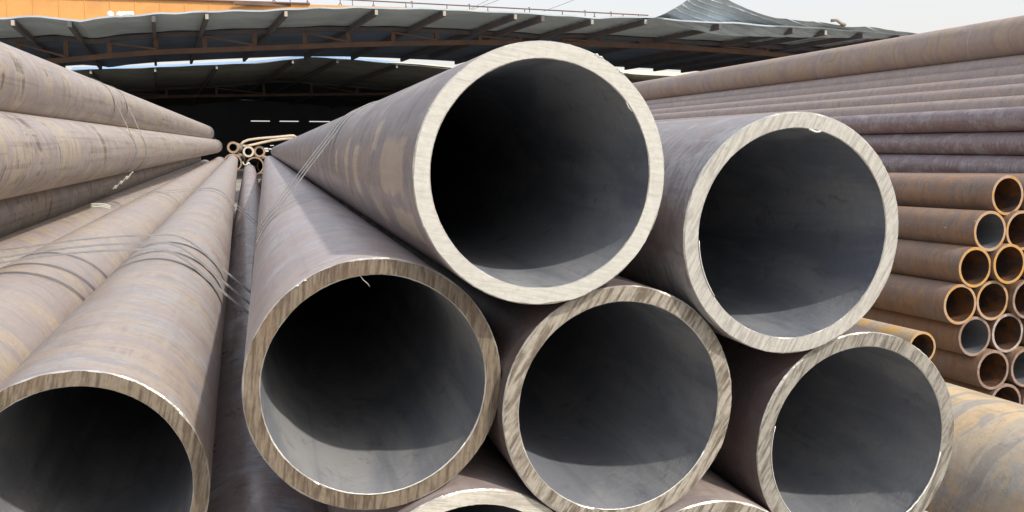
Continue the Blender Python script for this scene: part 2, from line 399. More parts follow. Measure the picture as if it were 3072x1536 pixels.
K = .867
DY = Vector((0, 1, 0))
G1 = 'thick walled pipes in the foreground stack'
stack = dict(
 A=(( 2.039, 6.729, -.182), 170, 'A', 'A', BORE_A, 'large pipe on top of the stack with a clean cream sawn end ring'),
 B=(( 4.206, 6.718, -.685), 150, 'B', 'B', BORE_A, 'large pipe right of the topmost one, pale sawn end with a bright nick inside'),
 C=(( 0.780, 7.016, -1.810), 150, 'C', 'C', BORE, 'large pipe with a brown rusty end ring, directly lower left of the topmost pipe'),
 D=(( 2.751, 6.858, -2.077), 150, 'D', 'D', BORE, 'large pipe with a streaky mottled end ring lying between and below the two top pipes'),
 E=(( 4.996, 6.845, -2.570), 150, 'D', 'E', BORE, 'large pipe at lower right with a grey streaked end ring and bright inner edge'),
 G=(( 1.530, 6.920, -3.680), 150, 'G', 'G', BORE, 'pipe cut off by the bottom edge, whitish end ring, under the brown ended pipe'),
 H=(( 3.560, 6.780, -3.930), 150, 'G', 'D', BORE, 'pipe cut off by the bottom edge, between the mottled and the grey ended pipes'),
)
for i, (k_, (c, L, s, f_, b_, lab)) in enumerate(stack.items()):
    pipe(Vector(c), DY, 1, K, L, SK[s], FC[f_], b_, lab, G1, 360, .0045, i + 1)
def find(lab_start):
    return next(o for o in bpy.data.objects if o.get('label', '').startswith(lab_start))
def burr(root, pts, r, mat, nm='burr'):
    mb = MB(); mb.tube(pts, r, 6)
    me = mesh(nm, [p * S for p in mb.v], mb.f, mat, smooth=True); return link(nm, me, root)
def rim(a, r, y=0.0): return Vector((r * math.cos(R_(a)), y, r * math.sin(R_(a))))
rb = find('large pipe right of'); burr(rb, [rim(84, .866, .0), rim(82, .857, -.012), rim(80, .85, -.018), rim(78, .858, -.01), rim(76.5, .867, 0)], .009, WHITEM)
burr(rb, [rim(a, .868, -.004) for a in range(182, 215, 4)], .004, WHITEM)
re_ = find('large pipe at lower right'); burr(re_, [rim(a, .862 + .003 * math.sin(a), -.006) for a in range(-10, -62, -3)], .0085, WHITEM)
burr(re_, [rim(a, .866, -.002) for a in range(165, 240, 5)], .0035, WHITEM)
rc = find('large pipe with a brown'); burr(rc, [rim(97, .868, 0), rim(96, .84, -.03), rim(94, .81, -.05), rim(93, .785, -.04)], .0035, GREYM, 'metal_sliver')
for a in (121, 125): burr(rc, [rim(a, .985, -.002), rim(a + .6, .992, -.01), rim(a + 1.1, .985, -.004)], .006, WHITEM)
burr(rc, [rim(a, .866, -.004) for a in range(-36, -125, -5)], .0045, WHITEM)
rd = find('large pipe with a streaky'); burr(rd, [rim(a, .866, -.003) for a in range(-30, -110, -5)], .004, WHITEM)
ra_ = find('large pipe on top')
for a0_b, a1_b in ((62, 66), (50, 54)):
    burr(ra_, [rim(a0_b + (a1_b - a0_b) * t / 4, 1.0 + .006 * math.sin(t * 2.5), -.004 + .003 * (t % 2)) for t in range(5)], .004, WHITEM)
burr(ra_, [rim(40, .865, 0), rim(37, .852, -.01), rim(34, .862, 0)], .007, GREYM)
# rows below, down to the ground
low = [(-.1, -5.45), (2.3, -5.5), (4.35, -5.75), (5.75, -4.42), (1.1, -7.25), (3.15, -7.4), (5.4, -7.5), (-1.0, -7.2), (0.1, -9.1), (2.15, -9.12), (4.25, -9.15), (6.35, -9.15), (-2.0, -9.1)]
for i, (x, z) in enumerate(low):
    pipe(Vector((x, 7.3 + .3 * math.sin(i * 2.1), z)), DY, 1, K, 150, SK['D'], FC['E'], BORE,
         'buried pipe in the lower rows of the foreground stack, hidden below the frame', 'hidden pipes under the foreground stack', 64, .004, 50)

# --- left stack
G2 = 'long pipes in the left hand stack'
dl = dirv(718, 438); ul, vl = frame(dl)
dp = dirv(765, 434); upn, vp = frame(dp)
dn = dirv(745, 428); un, vn = frame(dn)
def Lp(u, v, y, d=dl, a=ul, b=vl): return d * y + a * u + b * v
pipe(Lp(-1.32, -2.735, 7.70), dl, 1, K, 192, SK['F'], FC['F'], BORE, 'large pipe at the lower left corner with a tan rusty end ring', G2, 320, .006, 21)
pipe(Lp(-3.33, -2.865, 6.2), dl, 1, K, 164, SK['K'], FC['F'], BORE, 'pinkish tan pipe just left of the lower left corner pipe, under three steel bands', G2, 256, .006, 22)
pipe(Lp(-5.32, -3.17, 6.0), dl, 1, K, 150, SK['K'], FC['F'], BORE, 'tan pipe mostly hidden beneath the shaded pipe of the left stack', G2, 192, .006, 23, roll=2)
pipe(Lp(.05, -4.8, 7.4, dn, un, vn), dn, 1, K, 163, SK['N'], FC['F'], BORE, 'dark reddish pipe deep in the gap between the two lower left pipes', G2, 192, .006, 24)

def ang_of(px, py, a, b):
    r = ray(px, py); return math.atan2(r.dot(b), r.dot(a)) % (2 * math.pi)
# upper three of the left stack, placed from their upper and lower outlines
b1, b2 = ang_of(120, 349, upn, vp), ang_of(120, 574, upn, vp)
rho = 1 / math.sin(abs(b2 - b1) / 2); ph = (b1 + b2) / 2
P2 = (rho * math.cos(ph), rho * math.sin(ph))
def around(c, r, cond, lo, hi):
    best = (9e9, None)
    for i in range(2401):
        b = R_(lo + (hi - lo) * i / 2400); p = (c[0] + r * math.cos(b), c[1] + r * math.sin(b)); e = abs(cond(p))
        if e < best[0]: best = (e, p)
    return best[1]
def sil(p, s, R=1): return math.atan2(p[1], p[0]) % (2 * math.pi) + s * math.asin(R / math.hypot(*p))
a1_ = ang_of(356, 268.6, upn, vp)
P1 = around(P2, 2.0, lambda p: sil(p, -1) - a1_, 60, 180)
pipe(Lp(P2[0], P2[1], 3.5, dp, upn, vp), dp, 1, K, 141, SK['P'], FC['F'], BORE, 'pinkish pipe second from the top of the left stack, orange patches along its flank', G2, 192, .004, 25)
pipe(Lp(P1[0], P1[1], 3.5, dp, upn, vp), dp, 1, K, 132, SK['P'], FC['F'], BORE, 'topmost pipe of the left stack, with plaid marks and dark brown blotches', G2, 192, .004, 26, roll=.8)
d3 = dirv(735, 438); u3, v3 = frame(d3)
a3 = ang_of(161, 667, u3, v3)
P3 = around((P2[0] - .12, P2[1]), 2.0, lambda p: sil(p, 1) - a3, 190, 280)
pipe(Lp(P3[0], P3[1], 3.5, d3, u3, v3), d3, 1, K, 135, SK['P'], FC['F'], BORE, 'shaded pipe third from the top of the left stack, sunlit strip along its bottom', G2, 192, .004, 27, roll=2.4)
for i, (x, z) in enumerate([(-7.5, -.2), (-8.0, 1.6), (-7.3, -3.4), (-8.7, -1.7), (-9.3, -3.4), (-2.4, -4.6), (-4.4, -4.8), (-6.4, -5.1), (-3.4, -6.5), (-5.5, -6.9), (-7.6, -6.9), (-4.4, -8.5), (-6.5, -8.9), (-8.6, -8.9)]):
    if z > -.5 and False: continue
    pipe(Lp(x, z - (.35 if z < -4 else 0), 9.0), dl, 1, K, 140, SK['K'], FC['F'], BORE, 'pipe hidden inside the left hand stack, behind its visible pipes', 'hidden pipes of the left stack', 48, .003, 60)

# --- far bundle seen end-on between the stacks
G3 = 'pipes of the far bundle seen end on in the gap'
FR = plain('far_ring_tan', (.36, .24, .16), .6, .1, .4, 40); FR2 = plain('far_ring_cream', (.62, .56, .44), .6, .1, .4, 40)
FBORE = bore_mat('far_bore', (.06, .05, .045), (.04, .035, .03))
def endon(px, py, r, y, L, face, lab, skin='K', k=.66):
    c = at(px, py, y); D = c.dot(fw); pipe(c, dirv(765, 450), r * D / F, k, L, SK[skin], face, FBORE, lab, G3, 64, .006, int(px))
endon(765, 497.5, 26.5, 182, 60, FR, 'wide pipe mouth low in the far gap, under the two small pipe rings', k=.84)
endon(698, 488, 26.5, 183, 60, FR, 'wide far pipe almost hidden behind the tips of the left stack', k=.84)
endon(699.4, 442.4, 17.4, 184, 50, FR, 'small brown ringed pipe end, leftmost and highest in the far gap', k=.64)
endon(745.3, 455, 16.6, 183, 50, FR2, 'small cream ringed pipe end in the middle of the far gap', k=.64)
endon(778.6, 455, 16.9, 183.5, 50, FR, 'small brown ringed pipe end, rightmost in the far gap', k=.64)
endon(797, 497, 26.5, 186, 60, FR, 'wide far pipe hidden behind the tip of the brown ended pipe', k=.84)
# folded sling lying on the far bundle
mb = MB(); s_ = []
for px, py, dy in [(722, 434, 0), (730, 426, .2), (745, 420, .3), (772, 416, .2), (800, 413.5, 0), (835, 411, 0), (868, 407.5, 0), (880, 407, 1), (887, 411, 2.2), (880, 415.5, 3), (850, 417, 3), (815, 421.5, 3), (785, 428, 3), (760, 434, 2.4), (742, 438, 1.5), (728, 437, .6)]:
    s_.append(at(px, py, 182 + dy))
mb.tube(s_, .24, 10, closed=True)
sg = mb.build('lifting_sling', plain('sling_cloth', (.58, .48, .36), .85, 0, .3, 20), smooth=True); tag(sg, 'pale tan lifting sling folded in a long loop above the small far pipe rings', 'sling')
# added white blocks by the sling, standing in for bright bits seen beyond
mb = MB()
for px, py, w, h, dx in [(799, 446, .62, .30, 0), (801, 453, .5, .26, .3), (813, 447, .6, .22, .4), (816, 436.5, .55, .12, .2)]:
    p = at(px, py, 178); mb.beam(p - rt * w * .5, p + rt * w * .5, .5, h)
o = mb.build('bright_bits', plain('bright_bits_white', (.8, .8, .8), .6)); tag(o, 'small added white blocks for bright bits beside the rightmost far pipe ring', 'bright bits')
mb = MB(); mb.tube([at(728, 486, 166.5), at(731, 493, 166), at(737, 496, 165.6), at(742, 492, 165.6), at(746, 488, 166), at(750, 493, 166)], .12, 6)
o = mb.build('plastic_tie', plain('pale_green_plastic', (.62, .72, .60), .5), smooth=True); tag(o, 'pale green plastic tie on the far tip of the pipe in the gap', 'tie')

# --- right: small pipe pile with rusty ends
GR = 'small rusty pipes of the right hand pile'
dr = dirv(638.7, 507.2); RR = .36
rp = [
 ((12.89, 13.74, -.80), R_END, R_BORE, 'small pipe end at the top of the right pile, tan and orange ring'),
 ((13.64, 13.8, -.80), R_END3, R_BORE, 'small orange pipe end cut off by the right edge, top row of the pile'),
 ((12.39, 13.56, -1.42), R_END, R_BORE2, 'small pipe end with a smooth grey inside, second down in the right pile'),
 ((13.13, 13.62, -1.43), R_END, R_BORE, 'small pipe end cut off by the right edge, white chip on its ring'),
 ((12.07, 13.51, -2.05), R_END3, R_BORE, 'small pipe end with a bright orange ring, third down in the left column'),
 ((12.79, 13.50, -2.01), R_END3, R_BORE, 'small pipe end touching the bright orange one, on its right'),
 ((13.53, 13.52, -2.05), R_END2, R_BORE, 'small pipe end out at the right edge, third row'),
 ((11.79, 13.50, -2.70), R_END, R_BORE, 'small pipe end furthest to the left in the right pile, with a pale tan ring'),
 ((12.53, 13.56, -2.67), R_END, R_BORE, 'small tan ringed pipe end right of the one furthest to the left'),
 ((13.27, 13.52, -2.67), R_END2, R_BORE, 'small brown pipe end cut off by the right edge, fourth row'),
 ((12.20, 13.57, -3.31), R_END2, R_BORE2, 'small pipe end with grey blue inside and orange stain at its upper rim'),
 ((12.94, 13.60, -3.29), R_END4, R_BORE, 'small pipe end with a pale grey scraped ring in the fifth row'),
 ((13.67, 13.58, -3.31), R_END2, R_BORE, 'small pipe at the right edge of the fifth row, barely in view'),
 ((12.54, 13.46, -3.92), R_END2, R_BORE, 'small pipe end with an orange blob inside its lower right rim, sixth row'),
 ((13.27, 13.46, -3.92), R_END2, R_BORE2, 'small brown pipe end cut off by the right edge, sixth row'),
 ((12.86, 13.46, -4.56), R_END2, R_BORE, 'small brown pipe end partly behind the wide tan pipe, lowest row in view'),
 ((13.59, 13.46, -4.56), R_END2, R_BORE, 'small pipe end at the lower right, nearly out of frame above the wide tan pipe'),
]
for i, (c, fa, bo, lab) in enumerate(rp):
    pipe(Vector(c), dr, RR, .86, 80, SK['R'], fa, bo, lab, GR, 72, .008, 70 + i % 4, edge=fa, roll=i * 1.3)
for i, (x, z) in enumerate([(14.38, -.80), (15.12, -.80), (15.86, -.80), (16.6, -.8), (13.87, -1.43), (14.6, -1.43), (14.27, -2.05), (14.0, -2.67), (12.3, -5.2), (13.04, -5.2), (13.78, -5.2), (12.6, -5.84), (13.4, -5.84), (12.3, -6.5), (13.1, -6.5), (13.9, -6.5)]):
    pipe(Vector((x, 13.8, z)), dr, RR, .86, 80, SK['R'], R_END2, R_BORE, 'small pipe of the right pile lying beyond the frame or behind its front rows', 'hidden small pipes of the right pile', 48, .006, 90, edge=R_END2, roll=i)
# single small pipe on the wide tan pipe
qc = at(2767, 1044, 11.5)
pipe(qc, dirv(700, 525), .243, .86, 20, SK['Q'], R_END3, R_BORE, 'single small orange rusted pipe poking out behind the grey ended large pipe', None, 96, .008, 77, edge=plain('cream_rim', (.62, .52, .36), .5))
# wide tan pipe at the lower right
ur, vr = frame(dr); aT = ang_of(2838, 1147, ur, vr); aT = aT - 2 * math.pi if aT > math.pi else aT
rhoT, RT = 9.8, 1.25; phT = aT - math.asin(RT / rhoT)
pipe(dr * 2.0 + ur * rhoT * math.cos(phT) + vr * rhoT * math.sin(phT), dr, RT, .9, 30, SK['T'], FC['F'], BORE,
     'wide tan pipe filling the lower right corner, scuffed and lightly rusted', None, 256, .004, 88, roll=.4)
# long thin pipes higher up on the right
GU = 'long thin pipes stacked at the right'
du = dirv(795, 440); uu, vu = frame(du)
RU = .285
lab_u = ['dark thin pipe directly above the small rusty pipe ends', 'second dark thin pipe above the rusty pipe ends, mottled pale and brown',
 'third dark thin pipe up, with a pale dusty top and a chalk mark', 'thin dusty pipe fourth up on the right, first of the narrow lit rows',
 'thin dusty pipe fifth up on the right, among the narrow lit rows', 'thin dusty pipe sixth up on the right, among the narrow lit rows',
 'thin dusty pipe seventh up on the right, next but one below the big brown pipe', 'thin dusty pipe directly under the big brown pipe on the right']
tops = [-.65, 1.25, 3.23, 4.05, 4.95, 5.68, 6.42, 7.15]
prev = None; upos = []
for i, t_ in enumerate(tops):
    if prev is None:
        ph = R_(t_) - math.asin(RU / 17.0); p = (17.0 * math.cos(ph), 17.0 * math.sin(ph))
    else:
        def cond(p): return math.atan2(p[1], p[0]) + math.asin(RU / math.hypot(*p)) - R_(t_)
        p = around(prev, 2.02 * RU, cond, -60, 92)
    upos.append(p); prev = p
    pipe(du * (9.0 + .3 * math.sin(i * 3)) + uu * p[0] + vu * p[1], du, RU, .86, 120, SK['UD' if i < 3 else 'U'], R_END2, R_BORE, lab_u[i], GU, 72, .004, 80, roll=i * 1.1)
p1 = upos[-1]; R0 = .57
def cond0(p): return math.atan2(p[1], p[0]) + math.asin(R0 / math.hypot(*p)) - R_(10.1)
p0 = around(p1, R0 + RU + .01, cond0, -20, 120)
pipe(du * 9 + uu * p0[0] + vu * p0[1], du, R0, .9, 130, SK['U0'], R_END2, R_BORE, 'big brown pipe lying on top of the right hand stack against the sky', None, 128, .004, 81)
for i, (x, z) in enumerate([(17.6, -.98), (17.6, -1.5), (17.6, -2.0), (17.6, .1), (18.2, -.5), (17.9, .6), (18.6, .2), (18.3, 1.0), (19.0, .8), (19.6, 1.2), (20.2, 1.6), (19.6, .5), (20.8, 1.9), (18.8, -.2), (21.6, 2.1), (21.5, 1.4)]):
    ok = all(math.hypot(x - a, z - b) > 1.96 * RU for a, b in upos)
    if ok: pipe(du * 10 + uu * x + vu * z, du, RU, .86, 110, SK['U'], R_END2, R_BORE, 'thin pipe buried inside the right hand stack, behind its front pipes', 'hidden thin pipes of the right stack', 40, .003, 82)

# ------------------------------------------------------------------ straps and wires
def hull(circs, lift):
    # outline round circles (u, v, r), sampled as support points
    N = 220; out = []
    for i in range(N):
        a = 2 * math.pi * i / N; n = (math.cos(a), math.sin(a))
        c = max(circs, key=lambda c: c[0] * n[0] + c[1] * n[1] + c[2])
        out.append((c[0] + n[0] * (c[2] + lift), c[1] + n[1] * (c[2] + lift), n))
    res = []
    for i in range(N):
        p, q_ = out[i], out[(i + 1) % N]; res.append(p)
        dd = math.hypot(p[0] - q_[0], p[1] - q_[1])
        if dd > .3:
            k_ = int(dd / .15)
            for j in range(1, k_): res.append((p[0] + (q_[0] - p[0]) * j / k_, p[1] + (q_[1] - p[1]) * j / k_, p[2]))
    return res
def band(label, circs, y, d, a, b, w=.05, lift=.015, slant=0.0, group=None, rng=None, extra=None):
    h = hull(circs, lift); ax = d
    if rng:
        h = [p for p in h if rng(p)]
    pts = [d * (y + slant * p[0]) + a * p[0] + b * p[1] for p in h]
    outs = [(a * p[2][0] + b * p[2][1]).normalized() for p in h]
    if extra:
        pts = pts + [d * y + a * e[0] + b * e[1] for e in extra]; outs = outs + [(a + b).normalized()] * len(extra)
    mb = MB(); mb.ribbon(pts, ax, w, .012, outs)
    o = mb.build('steel_strap', STRAP); tag(o, label, 'strap', group)
    return o
uy, vy = frame(DY)
hullc = [(2.039, -.182, 1), (4.206, -.685, 1), (.78, -1.81, 1), (4.996, -2.57, 1), (5.75, -4.42, 1), (6.35, -9.1, 1), (0.1, -9.1, 1), (1.53, -3.68, 1)]
half = lambda p: True
band('left of two thin steel bands stretched from the top pipe to the brown ended one', hullc, 16.2, DY, uy, vy, .13, .01, .05, 'steel bands round the foreground stack')
band('right of two thin steel bands stretched from the top pipe to the brown ended one', hullc, 15.2, DY, uy, vy, .14, .01, .10, 'steel bands round the foreground stack')
band('third steel band just behind the pair stretched over the topmost pipe', hullc, 17.3, DY, uy, vy, .12, .01, -.04, 'steel bands round the foreground stack')
band('thin band crossing the far end of the foreground stack near its tips', hullc, 62, DY, uy, vy, .08, .01, 0, 'steel bands round the foreground stack')
kc = [(-5.32, -3.17, 1), (-3.33, -2.865, 1), (-1.32, -2.735, 1)]
bl = 'steel bands over the two lower left pipes'
def bandL(y, lab, lift, s=0.0, w=.22):
    # over K2, K1 and F, bowed off the valley, then down into the gap
    h = []
    for i in range(0, 121):
        a = R_(150 - i); n = (math.cos(a), math.sin(a))
        c = max(kc, key=lambda c: c[0] * n[0] + c[1] * n[1])
        h.append((c[0] + n[0] * (1 + lift * max(0, math.sin(a)) ** 8 + .004), c[1] + n[1] * (1 + lift * max(0, math.sin(a)) ** 8 + .004), n))
    ee = h[-1]
    out = []
    for i in range(len(h) - 1):
        p, q_ = h[i], h[i + 1]; out.append(p); dd = math.hypot(p[0] - q_[0], p[1] - q_[1])
        if dd > .25:
            k_ = int(dd / .1)
            for j in range(1, k_):
                t = j / k_; out.append((p[0] + (q_[0] - p[0]) * t, p[1] + (q_[1] - p[1]) * t + lift * .3 * math.sin(math.pi * t), (0, 1)))
    cut = [o for o in out if math.atan2(o[2][1], o[2][0]) > R_(44)]
    l_ = cut[-1]
    for t in (.12, .25, .4, .55, .7, .85, 1.0, 1.12): cut.append((l_[0] + 1.1 * t, l_[1] - 1.06 * t, (.7, .7)))
    for dv in (.3, .8, 1.5): cut.append((l_[0] + 1.25, l_[1] - 1.2 - dv, (.9, .3)))
    pts = [dl * (y + s * (p[0] + 1.3)) + ul * p[0] + vl * p[1] for p in cut]
    outs = [(ul * p[2][0] + vl * p[2][1]).normalized() for p in cut]
    mb = MB(); mb.ribbon(pts, dl, w, .012, outs)
    o = mb.build('steel_strap', STRAP); tag(o, lab, 'strap', bl)
bandL(15.0, 'nearest of the three steel bands bowed over the lower left pipes', .16, .05)
bandL(16.1, 'middle one of the three steel bands bowed over the lower left pipes', .15, .05)
bandL(17.6, 'furthest of the three steel bands bowed over the lower left pipes', .14, .0)
bandL(38, 'thin far band round the lower left pipes, half way to their tips', .01, 0, .07)
bandL(40, 'thin far band just beyond the half way band of the lower left pipes', .01, 0, .2)
# wires round the upper left pipes
pc = [(P1[0], P1[1], 1), (P2[0], P2[1], 1)]
vis = lambda p: p[2][0] > -.35
for j, (y, s, lab) in enumerate([(40.5, .0, 'left of two wires tied round the upper two pipes of the left stack'), (42.5, -.35, 'right of two wires tied round the upper two pipes of the left stack')]):
    band(lab, pc, y, dp, upn, vp, .22, .01, s, 'wires round the upper left pipes', vis)
for j, y in enumerate((118, 126)):
    band('wire near the far tips of the upper left pipes' if j else 'thin wire just before the far tips of the upper left pipes', pc, y, dp, upn, vp, .12, .01, 0, 'wires round the upper left pipes', vis)
mb = MB(); pts = []
for i in range(60):
    t = i / 59; px = 397 + (338 - 397) * t; py = 520 + (568 - 520) * t
    w_ = .10 * math.sin(t * 22); p = at(px, py, 38.0) + Vector((w_ * .6, 0, w_)); pts.append(p)
mb.tube(pts, .03, 6)
o = mb.build('twisted_wire', WIRE, smooth=True); tag(o, 'twisted pale wire end hanging over the shaded pipe of the left stack', 'wire')
mb = MB()
for k_ in range(3):
    pts = [at(272 + 60 * t, 622 - 4 * math.sin(t * 3.1) + 5 * t - k_ * 2.5, 27 + .3 * k_) + Vector((0, 0, .02 * k_)) for t in [i / 10 for i in range(11)]]
    mb.tube(pts, .02, 6)
o = mb.build('wire_knot', WIRE, smooth=True); tag(o, 'pale wire knot on the tan pipe just below the shaded pipe', 'wire')

# ------------------------------------------------------------------ open sheds behind
def poly(pts, x):
    if x <= pts[0][0]: return pts[0][1]
    for (x0, y0), (x1, y1) in zip(pts, pts[1:]):
        if x <= x1:
            t = (x - x0) / (x1 - x0); return y0 + (y1 - y0) * t
    return pts[-1][1]
ds = dirv(480, 452)
def shed(name, label, edge, y0, depth, beams, chord, ytr, strut_x, sheet, nrow, inner, thick=.5):
    root = empty(name, V(at(1000, 452, y0)) * 1.0); root.location.z = 0
    tag(root, label, 'shed')
    bpy.context.view_layer.update()
    inv = root.matrix_world.inverted()
    def fin(mb, nm, mat, smooth=False):
        vs = [inv @ V(p) for p in mb.v]; o = link(nm, mesh(nm, vs, mb.f, mat, smooth=smooth), root); return o
    xs = []
    x = edge[0][0]
    while x <= edge[-1][0]: xs.append(x); x += 20
    # corrugated sheet, ribs run along the eave
    mb = MB(); rows = nrow
    for side in (0, 1):
        base = len(mb.v)
        for j in range(rows * 2 + 1):
            t = j / (rows * 2)
            for x in xs:
                wob = (noise.noise(Vector((x * .012, t * 3, 1.7)))) * .5 * (1 - t)
                p = at(x, poly(edge, x), y0) + ds * depth * t
                p = p + Vector((0, 0, wob + (.35 if j % 2 else 0) + side * thick))
                mb.v.append(p)
        n = len(xs)
        for j in range(rows * 2):
            for i in range(n - 1):
                a = base + j * n + i
                mb.f.append((a, a + 1, a + n + 1, a + n) if side == 0 else (a, a + n, a + n + 1, a + 1))
    n = len(xs); off = n * (rows * 2 + 1)
    for i in range(n - 1): mb.f.append((i, i + off, i + 1 + off, i + 1))
    e = rows * 2 * n
    for i in range(n - 1): mb.f.append((e + i, e + i + 1, e + i + 1 + off, e + i + off))
    full, nf = mb.f, n - 1
    cut = max(1, round((ytr - y0) / ds.y / depth * rows * 2)) * nf
    blk = rows * 2 * nf
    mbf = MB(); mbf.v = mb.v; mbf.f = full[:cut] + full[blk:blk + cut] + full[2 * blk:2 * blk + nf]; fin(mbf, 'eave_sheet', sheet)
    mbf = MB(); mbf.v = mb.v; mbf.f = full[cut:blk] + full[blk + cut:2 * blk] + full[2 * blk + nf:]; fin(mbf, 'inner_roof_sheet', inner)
    for (x, w_) in beams:
        mb = MB(); p = at(x, poly(edge, x), y0) + Vector((0, 0, -1.2)); mb.beam(p - ds * .3, p + ds * (depth * w_ - 6), 1.1, 1.8); fin(mb, 'rafter', RAFT)
        if w_ == 1 and int(x) % 3 != 1: mb = MB(); mb.beam(p - ds * .6, p - ds * .32, .9, 1.5); fin(mb, 'rafter_end_plate', ENDP)
    # truss across the bay
    cp = [at(x, poly(chord, x), ytr) for x in range(int(chord[0][0]), int(chord[-1][0]) + 1, 40)]
    mb = MB()
    for a, b in zip(cp, cp[1:]): mb.beam(a, b, 1.6, 1.7)
    fin(mb, 'bottom_chord', RUSTY)
    sc_t = ytr / y0
    def roofz(p): # height of the roof above a point of the truss plane
        k_ = (ytr - y0) / ds.y; q0 = p - ds * k_
        # px of the edge at that x
        best = min(xs, key=lambda x: abs(at(x, poly(edge, x), y0).x - q0.x))
        return at(best, poly(edge, best), y0).z + ds.z * k_
    tops_ = [Vector((p.x, p.y, roofz(p) - .9)) for p in cp]
    mb = MB()
    for a, b in zip(tops_, tops_[1:]): mb.beam(a, b, 1.4, 1.5)
    fin(mb, 'top_chord', RAFT)
    for i, x in enumerate(strut_x):
        p = at(x, poly(chord, x), ytr); q_ = Vector((p.x, p.y, roofz(p) - 1))
        mb = MB(); mb.beam(p + Vector((0, 0, .8)), q_ - Vector((0, 0, .6)), 1.5, 1.2, Vector((0, 1, 0))); fin(mb, 'strut', RUSTY)
        if i % 2 == 0 and i + 1 < len(strut_x):
            x2 = strut_x[i + 1]; r_ = at(x2, poly(chord, x2), ytr)
            mb = MB(); mb.beam(q_ - Vector((0, .9, 1)), r_ + Vector((0, -.9, 1)), .6, .6, Vector((0, 1, 0))); fin(mb, 'brace', RUSTY)
    return root, fin
SHEET_IN = plain('inner_shade_sheet', (.14, .19, .28), .8, 0, .5, .5); SHEET_IN2 = plain('inner_shade_sheet_2', (.16, .17, .18), .8, 0, .5, .5)  # darker colours paint the shade under the roof beyond each truss
edge1 = [(-900, 150), (-400, 85), (0, 58), (120, 52), (215, 60), (245, 66), (330, 54), (477, 43), (600, 39), (767, 33), (1055, 25), (1300, 28), (1517, 38), (1704, 50), (1797, 57), (1890, 54), (1960, 56), (2100, 66), (2300, 78), (2500, 90), (2760, 108), (3100, 140), (3500, 190), (4000, 250)]
chord1 = [(-500, 240), (0, 195), (200, 180), (358, 165), (465, 157), (767, 145), (1055, 134), (1400, 127), (1766, 133), (1952, 139), (2100, 147), (2310, 162), (2700, 200), (3200, 260)]
b1x = [(-180, 1), (38, 1), (208, 1), (460, 1), (620, 1), (857, 1), (1128, 1), (1332, 1), (1545, 1), (1628, .9), (1775, 1), (1935, 1), (2160, .9), (2380, 1), (2475, 1), (2590, 1), (2700, 1), (2900, 1)]
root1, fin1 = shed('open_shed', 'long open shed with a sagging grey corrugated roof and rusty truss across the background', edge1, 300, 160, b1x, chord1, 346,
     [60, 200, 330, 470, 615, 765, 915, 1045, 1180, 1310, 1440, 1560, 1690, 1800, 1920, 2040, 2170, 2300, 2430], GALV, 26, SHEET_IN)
edge2 = [(-500, 260), (0, 222), (230, 210), (430, 204), (767, 190), (850, 181), (940, 172), (1040, 178), (1200, 193), (1340, 206), (1500, 216), (1860, 232), (2045, 240), (2500, 262), (3000, 300)]
chord2 = [(-300, 340), (0, 318), (430, 292), (600, 288), (900, 284), (1180, 282), (1500, 286), (1900, 300), (2400, 330)]
b2x = [(95, 1), (272, 1), (465, 1), (650, 1), (878, 1), (1012, 1), (1190, 1), (1400, 1), (1620, 1), (1850, 1)]
GREEN = plain('roof_sheet_green', (.34, .36, .34), .7, .1, .5, .5)
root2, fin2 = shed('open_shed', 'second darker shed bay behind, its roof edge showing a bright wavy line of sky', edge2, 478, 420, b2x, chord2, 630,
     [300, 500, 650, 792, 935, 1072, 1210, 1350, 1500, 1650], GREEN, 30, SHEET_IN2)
mb = MB(); xx = list(range(215, 1345, 15))
for x0, x1 in zip(xx, xx[1:]):
    pa, pb = at(x0, poly(edge2, x0) - 4.5, 476.5), at(x1, poly(edge2, x1) - 4.5, 476.5); mb.beam(pa, pb, .4, 1.1)
fin2(mb, 'blue_fringe_strip', plain('sky_fringe_blue', (.36, .55, .85), .5, 0, .5, .3))  # added strip, its colour stands in for the blue fringe of the sky gap
# walls that close the second bay: back wall with a few slots, side walls
def wallq(fin, nm, a, b, z0, z1):
    mb = MB(); a, b = Vector((a.x, a.y, z0)), Vector((b.x, b.y, z0)); h = Vector((0, 0, z1 - z0))
    n = Vector((0, 2, 0)) if abs(b.x - a.x) > abs(b.y - a.y) else Vector((2, 0, 0))
    vs = [a, b, b + n, a + n]; s0 = len(mb.v); mb.v += vs + [p + h for p in vs]
    mb.f += [(3, 2, 1, 0), (4, 5, 6, 7), (0, 1, 5, 4), (1, 2, 6, 5), (2, 3, 7, 6), (3, 0, 4, 7)]
    fin(mb, nm, DARKW)
GZ = -CZ / S
yb = 890
def xw(px): return at(px, 440, yb)
slot_z0 = at(830, 365, yb).z; slot_z1 = at(830, 362, yb).z
wallq(fin2, 'back_wall', xw(-900), xw(3600), GZ, slot_z0)
wallq(fin2, 'upper_back_wall', xw(-900), xw(3600), slot_z1, 46)
for a, b in ((-900, 755), (812, 841), (898, 930), (992, 3600)):
    wallq(fin2, 'slot_pier', xw(a), xw(b), slot_z0, slot_z1)
lx0, lx1 = at(-900, 440, 300).x, at(4000, 440, 300).x
wallq(fin2, 'side_wall', Vector((at(-700, 440, 478).x, 478, 0)), Vector((xw(-900).x, yb, 0)), GZ, 60)
wallq(fin2, 'side_wall', Vector((at(3000, 440, 478).x, 478, 0)), Vector((xw(3600).x, yb, 0)), GZ, 60)
for x in (-700, 0, 2300, 3400):
    p = at(x, 452, 346); mb = MB(); zt = 34 if x in (0, 2300) else 26
    mb.beam(Vector((p.x, p.y, GZ)), Vector((p.x, p.y, zt)), 3, 3, Vector((0, 1, 0))); fin1(mb, 'column', RUSTY)
